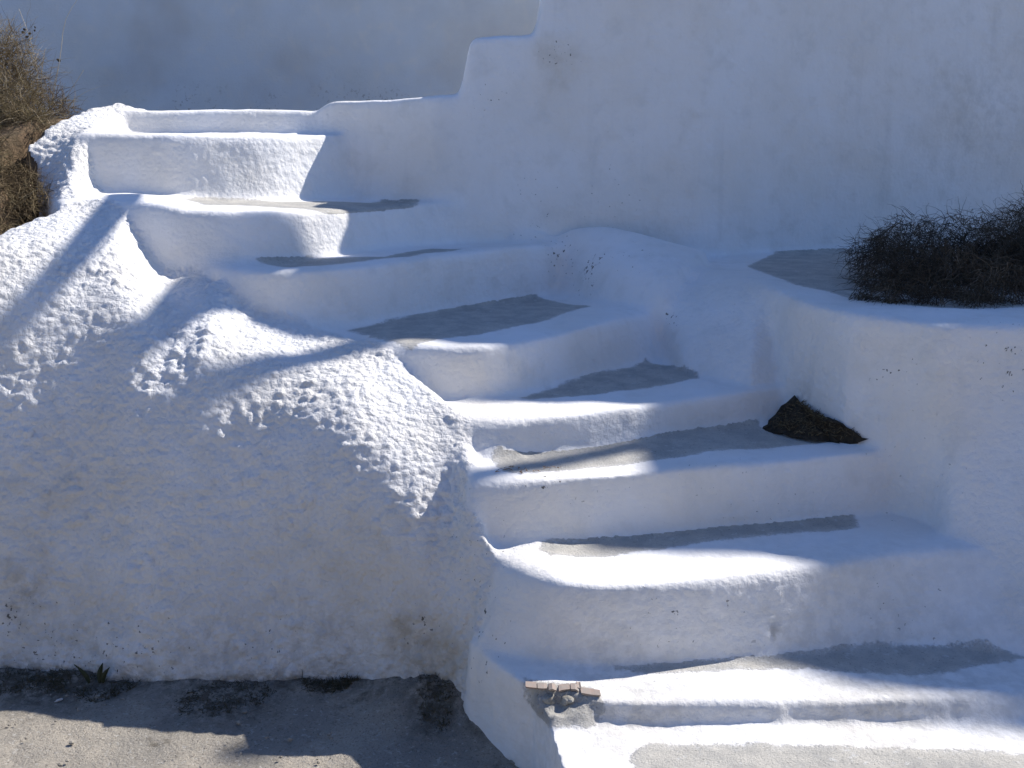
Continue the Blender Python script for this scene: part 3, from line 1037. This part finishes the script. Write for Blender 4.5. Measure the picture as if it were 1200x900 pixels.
def stone(name, c, r, squash, material, seed, parent=None, rot=0.0, sub=2):
    import bmesh
    bm = bmesh.new()
    bmesh.ops.create_icosphere(bm, subdivisions=sub, radius=1)
    A = np.array([v.co[:] for v in bm.verts])
    dsp = 1 + .28 * fbm(A, .9, 3, seed * 3.7)
    cr, sr = math.cos(rot), math.sin(rot)
    for v, k_ in zip(bm.verts, dsp):
        x, y, z = v.co.x * r * k_, v.co.y * r * k_ * (.6 + .3 * math.sin(seed)), v.co.z * r * k_ * squash
        v.co = (c[0] + x * cr - y * sr, c[1] + x * sr + y * cr, c[2] + z)
    me = bpy.data.meshes.new(name)
    bm.to_mesh(me)
    bm.free()
    return link(name, me, parent, material)


def blob_roots(n, pts, spread):
    """roots scattered about surveyed spots, dropped on the surface below"""
    c = np.array(pts)[rng.integers(0, len(pts), n)]
    r = c + rng.normal(0, 1, (n, 3)) * spread
    r[:, 2] = [hz(x, y) for x, y in r[:, :2]]
    return r


def up_dirs(n, lean, spread):
    return np.array(lean)[None] + rng.normal(0, spread, (n, 3))


def heap(name, n, blobs, L, rad, curl, mt, label, cat, kindname, tone, lean=(0, 0, 0), droop=.05, flat=1.0):
    """a matted heap: strands thrown through a few overlapping mounds standing on the ground"""
    blobs = np.array([[*p, r] for p, r in blobs])
    o = empty(name, tuple(blobs[:, :3].mean(0)), label, cat)
    w_ = blobs[:, 3] ** 2
    k_ = rng.choice(len(blobs), n, p=w_ / w_.sum())
    d_ = rng.normal(0, 1, (n, 3))
    d_ /= np.linalg.norm(d_, axis=1)[:, None]
    d_ *= (rng.random(n) ** .45)[:, None]
    r = blobs[k_, :3] + d_ * blobs[k_, 3:] * np.array([1, 1, flat])
    g_ = np.array([hz(x, y) for x, y in r[:, :2]])
    r[:, 2] = np.maximum(r[:, 2], g_ + .004)
    dr_ = d_ * .6 + rng.normal(0, .55, (n, 3)) + np.array(lean)
    tn = np.clip(rng.normal(np.mean(tone), (tone[1] - tone[0]) / 3.2, n) + .45 * vnoise(r, .10, 2.2) + .25 * vnoise(r, .04, 7.7), 0, 1)
    strands(kindname, r, dr_, rng.uniform(L[0], L[1], n), rng.uniform(rad * .6, rad * 1.3, n), curl, tn, mt, seg=5, parent=o, droop=droop)['kind'] = 'stuff'
    return o


heap('dry_bush', 7500, [(pY(5, 128, 4.75), .16), (pY(-40, 100, 4.85), .22), (pY(25, 95, 4.95), .12), (pY(5, 60, 5.0), .12), (pY(55, 130, 4.9), .10), (pY(40, 150, 4.7), .09), (pY(-20, 160, 4.6), .12), (pY(-60, 60, 5.0), .2), (pY(78, 132, 5.0), .05)],
     (.05, .17), .0013, .28, M_straw, 'dry straw-coloured bush at the top left corner above the stair flank', 'bush', 'stems', (.05, .85), (.05, -.1, .25))
heap('dead_grass', 2800, [(pY(5, 245, 4.1), .10), (pY(35, 228, 4.2), .08), (pY(-30, 230, 4.2), .14), (pY(20, 205, 4.3), .07), (pY(-10, 190, 4.4), .10), (pY(0, 268, 3.95), .05), (pY(-50, 270, 3.9), .10)],
     (.03, .12), .0014, .3, M_straw, 'flattened brown dead grass on the earth below the top left bush', 'grass clump', 'blades', (0, .55), (.2, -.2, .1), .1, .6)
heap('dark_brush', 17000, [(pY(1050, 328, 3.95), .15), (pY(1065, 300, 4.2), .17), (pY(1110, 330, 3.75), .15), (pY(1130, 300, 4.2), .18), (pY(1170, 338, 3.6), .11), (pY(1180, 300, 4.1), .18), (pY(1215, 285, 4.5), .22), (pY(1230, 322, 3.9), .18), (pY(1270, 275, 4.4), .27), (pY(1015, 345, 3.7), .05), (pY(1050, 345, 3.6), .07), (pY(1090, 346, 3.55), .06), (pY(1140, 350, 3.5), .06), (pY(1035, 285, 4.4), .07), (pY(1010, 300, 4.2), .06)],
     (.04, .15), .0014, .5, M_brush, 'dark matted heap of dry twiggy brush lying in the planter at right', 'brush', 'twigs', (0, .7), (-.15, 0, -.45), .16)
print('tufts', round(time.time() - T0, 1))


# weeds along the foot of the flank
def base_weed(poly, n, label, h):
    poly = poly[:, :2]
    lo, hi = poly.min(0), poly.max(0)
    o = empty('weed_patch', (*poly.mean(0), 0), label, 'weeds', 'weeds along the foot of the white wall')
    r = []
    while len(r) < n:
        p = lo + rng.random(2) * (hi - lo)
        ins = False
        for i in range(len(poly)):
            (xa, ya), (xb, yb) = poly[i], poly[(i + 1) % len(poly)]
            if (ya > p[1]) != (yb > p[1]) and p[0] < (xb - xa) * (p[1] - ya) / (yb - ya) + xa:
                ins = not ins
        if ins and p[1] < np.interp(p[0], base3[::-1, 0], base3[::-1, 1]) + .01 and rng.random() < .55 + .6 * float(vnoise(np.array([[p[0], p[1], .5]]), .05)[0]):
            r.append((p[0], p[1], .0))
    r = np.array(r)
    r[:, 2] = gz(r[:, 0], r[:, 1]) - .003
    strands('blades', r, up_dirs(n, (0, -.35, .35), .7), rng.uniform(.006, h, n) * (.6 + .8 * rng.random(n) ** 3), rng.uniform(.0009, .0022, n), .35, rng.random(n), M_weed, parent=o, seg=3, droop=.15)['kind'] = 'stuff'
    return o


def gz(x, y):
    i = np.clip(np.searchsorted(ax, x), 1, len(ax) - 1)
    j = np.clip(np.searchsorted(ay, y), 1, len(ay) - 1)
    return pg_[:, 2].reshape(len(ax), len(ay))[i, j]


base_weed(weed3[0], 3000, 'long dark weed patch under the speckled bottom left part of the white wall', .034)
base_weed(weed3[1], 1700, 'flat dark weed patch in the middle of the wall foot', .024)
base_weed(weed3[2], 1300, 'dark weed patch against the wall near the brown stain', .028)
base_weed(weed3[3], 380, 'mossy weeds below the brown stain beside the lowest steps', .026)
# little sprout of broad leaves in the first patch
sproutc = hit(122, 792)
sproutc = np.array([sproutc[0], np.interp(sproutc[0], base3[::-1, 0], base3[::-1, 1]) - .03, ZG])
sp_o = empty('sprout', tuple(sproutc), 'small dark sprout with two upright leaves rising from the left weed patch', 'plant')
for dx, lean, L_ in ((.0, .02, .075), (-.035, -.035, .07), (.01, .03, .06)):
    vv, ff = [], []
    for i in range(6):
        t = i / 5
        wd = .009 * math.sin(math.pi * min(.95, .15 + .8 * t))
        c = (sproutc[0] + dx + lean * t * t, sproutc[1] - .01 * t, t * L_ + .01 + ZG)
        vv += [(c[0] - wd, c[1], c[2]), (c[0], c[1] - .004, c[2]), (c[0] + wd, c[1], c[2])]
    for i in range(5):
        for k_ in range(2):
            a = i * 3 + k_
            ff.append((a, a + 1, a + 4, a + 3))
    me = bpy.data.meshes.new('leaf')
    me.from_pydata(vv, [], ff)
    md_ = link('leaf', me, sp_o, simple('sprout_leaf', (.03, .04, .018), (.05, .055, .03), 40, .7, 0)).modifiers.new('s', 'SOLIDIFY')
    md_.thickness = .0015

# pocket of soil at the back of the fifth tread
hole = []
for u, v in [(893, 501), (907, 484), (930, 465), (957, 482), (985, 499), (1016, 512), (1000, 517), (975, 516), (950, 515), (920, 508)]:
    h_ = hit(u, v)
    hole.append(h_ - ray(u, v) * (.014 / np.linalg.norm(ray(u, v))))
hole = np.array(hole)
cc = hole.mean(0)
rings = 9
vv, ff = [], []
R_ = resample(np.vstack([hole, hole[:1]]), 49)[:-1]
R_[:, :2] += rng.normal(0, .0045, (48, 2))
for i in range(rings):
    t = i / rings
    for p in R_:
        q_ = p * (1 - t) + cc * t
        vv.append([q_[0], q_[1], q_[2] + .010 * math.sin(min(1, t * 1.6) * 1.57)])
vv = np.array(vv)
vv[:, 2] += .014 * fbm(vv, .035, 3, 2.2)
vv[:48, 2] -= .004
for i in range(rings - 1):
    for j in range(48):
        ff.append((i * 48 + j, i * 48 + (j + 1) % 48, (i + 1) * 48 + (j + 1) % 48, (i + 1) * 48 + j))
ff.append(tuple((rings - 1) * 48 + j for j in range(48)))
so_ = empty('soil_pocket', tuple(cc), 'dark triangle of soil and leaf litter in the inner corner of a middle step', 'soil')
me = bpy.data.meshes.new('soil')
me.from_pydata(vv.tolist(), [], ff)
link('soil', me, so_, M_soil)
nl = 1100
w_ = rng.random((nl, 1)) ** .5 * .85
rl = cc * (1 - w_) + R_[rng.integers(0, 48, nl)] * w_
rl[:, 2] += .022 * (1 - w_[:, 0] ** 2)
strands('litter', rl, up_dirs(nl, (0, -.15, .0), .6) * (1, 1, .45), rng.uniform(.007, .022, nl), rng.uniform(.0008, .0022, nl), .25, rng.random(nl) ** 2 * .8, M_straw, seg=2, parent=so_)['kind'] = 'stuff'

# broken corner of the second step: crumbled mortar and clay shards
step_B = [o for o in stair.children if o.name.startswith('step')][1]
for i, (u, v, r_, sq) in enumerate([(645, 822, .028, .6), (665, 824, .03, .6), (683, 823, .022, .7), (634, 818, .02, .7), (655, 816, .02, .6), (676, 815, .02, .6), (694, 828, .014, .7)]):
    stone('mortar_lump', pz(u, v - 4, .150), r_ * .75, sq, M_mortar, i + 1, step_B, i * 1.3, 3)
for i, (u0, u1, v0, v1, th_) in enumerate([(616, 629, 802, 803, .005), (630, 641, 804, 804, .006), (643, 652, 805, 806, .005), (655, 668, 806, 805, .004), (669, 677, 805, 806, .006), (676, 681, 802, 803, .007), (681, 704, 809, 813, .006)]):
    a, b_ = pz(u0, v0 + 2.5, .176), pz(u1, v1 + 2.5, .176)
    vv = []
    for q_ in (a, (a + b_) / 2 + rng.normal(0, .0025, 3), b_):
        f_ = rng.uniform(-.005, .001)
        j_ = rng.normal(0, .001)
        vv += [q_ + (0, f_, j_), q_ + (0, .03, j_ - .001), q_ + (0, .03, j_ - th_), q_ + (rng.normal(0, .001), f_ + .002, j_ - th_ * rng.uniform(.8, 1.4))]
    me = bpy.data.meshes.new('clay_shard')
    me.from_pydata([tuple(x) for x in vv], [], [(k_ + e_, k_ + (e_ + 1) % 4, k_ + 4 + (e_ + 1) % 4, k_ + 4 + e_) for k_ in (0, 4) for e_ in range(4)] + [(0, 3, 2, 1), (8, 9, 10, 11)])
    link('clay_shard', me, step_B, M_tile)

# dry leaf crumbs on the sunny end of the fifth tread
lt_ = []
for u, v in [(583, 551), (590, 549), (598, 551), (606, 549), (612, 552), (618, 549), (628, 550), (640, 548), (655, 547), (600, 546)]:
    lt_.append(pz(u, v, .612) + rng.normal(0, .006, 3) * (1, 1, 0))
lt_ = np.array(lt_)
lo_ = empty('leaf_crumbs', tuple(lt_.mean(0)), 'scatter of brown leaf crumbs on the sunlit left end of a middle tread', 'leaf litter')
strands('crumbs', np.repeat(lt_, 3, 0) + rng.normal(0, .006, (30, 3)) * (1, 1, .1), up_dirs(30, (.5, 0, .05), .6) * (1, 1, .15), rng.uniform(.006, .018, 30), rng.uniform(.0012, .0026, 30), .12, rng.random(30), strand_mat('brown_leaf', [(.20, .12, .07), (.30, .20, .13), (.24, .16, .10)]), seg=2, parent=lo_)['kind'] = 'stuff'

# stalks against the back wall
for i, (pts_, lb_) in enumerate([([(60, 128), (72, 60), (75, 22), (93, -4)], 'tall pale grass stalk leaning right at the top edge'),
                                 ([(70, 128), (82, 107), (90, 95), (98, 82)], 'short straight pale stalk with a bright tip'),
                                 ([(80, 122), (100, 107), (118, 101), (133, 99)], 'arched pale stalk bending right towards the stairs'),
                                 ([(45, 120), (44, 80), (34, 40), (22, 10)], 'thin stalk curving left above the dry bush'),
                                 ([(50, 118), (48, 90), (51, 70), (53, 57)], 'upright white stalk at the edge of the dry bush'),
                                 ([(60, 122), (64, 95), (70, 72)], 'brown stalk with a small dark seed head')]):
    L3 = resample(smooth_line([pY(u, v, 5.0 + .03 * i) for u, v in pts_]), 10)
    n = len(L3)
    vv, ff = [], []
    for j, p in enumerate(L3):
        r_ = .0022 * (1 - .5 * j / n) * (1.6 if (i == 1 and j == n - 1) else 1)
        for k_ in range(4):
            vv.append((p[0] + r_ * math.cos(k_ * 1.571), p[1] + r_ * math.sin(k_ * 1.571), p[2]))
    for j in range(n - 1):
        for k_ in range(4):
            ff.append((j * 4 + k_, j * 4 + (k_ + 1) % 4, j * 4 + 4 + (k_ + 1) % 4, j * 4 + 4 + k_))
    me = bpy.data.meshes.new('grass_stalk')
    me.from_pydata(vv, [], ff)
    go = empty('grass_stalk', tuple(L3[0]), lb_, 'grass stalk', 'dry stalks beside the top of the stairs')
    link('stem', me, go, M_stalk)
    if i in (3, 5):
        for s_ in range(7 if i == 3 else 2):
            e = L3[-1] if i == 5 else L3[-3]
            stone('seed_head', e + rng.normal(0, .016 if i == 3 else .005, 3), .008, .8, M_soil, s_ + 1, go, s_, 1)

# pebbles and grit on the dirt
n = 170
px_ = rng.uniform(-2.2, .1, n)
py_ = rng.uniform(2.35, 3.0, n)
import bmesh
bm = bmesh.new()
for x, y in zip(px_, py_):
    if y > np.interp(x, base3[::-1, 0], base3[::-1, 1]) - .02:
        continue
    r_ = rng.gamma(2.0, .0022) + .002
    mm = Matrix.Translation((x, y, ZG + .004)) @ Matrix.Rotation(rng.random() * 6, 4, 'Z') @ Matrix.Diagonal((r_, r_ * rng.uniform(.5, 1), r_ * rng.uniform(.4, .8), 1))
    bmesh.ops.create_icosphere(bm, subdivisions=1, radius=1, matrix=mm)
me = bpy.data.meshes.new('pebbles')
bm.to_mesh(me)
bm.free()
tag(link('pebbles', me, None, simple('pebble', (.33, .30, .25), (.20, .18, .15), 25)), 'small loose pebbles scattered on the dirt in front of the wall', 'pebbles', None, 'stuff')
ch = stone('plaster_chip', hit(69, 822) + np.array([0, 0, .004]), .013, .35, M_white, 5, None, .7)
tag(ch, 'small white plaster chip lying on the shaded dirt at bottom left', 'chip')
print('done', round(time.time() - T0, 1))
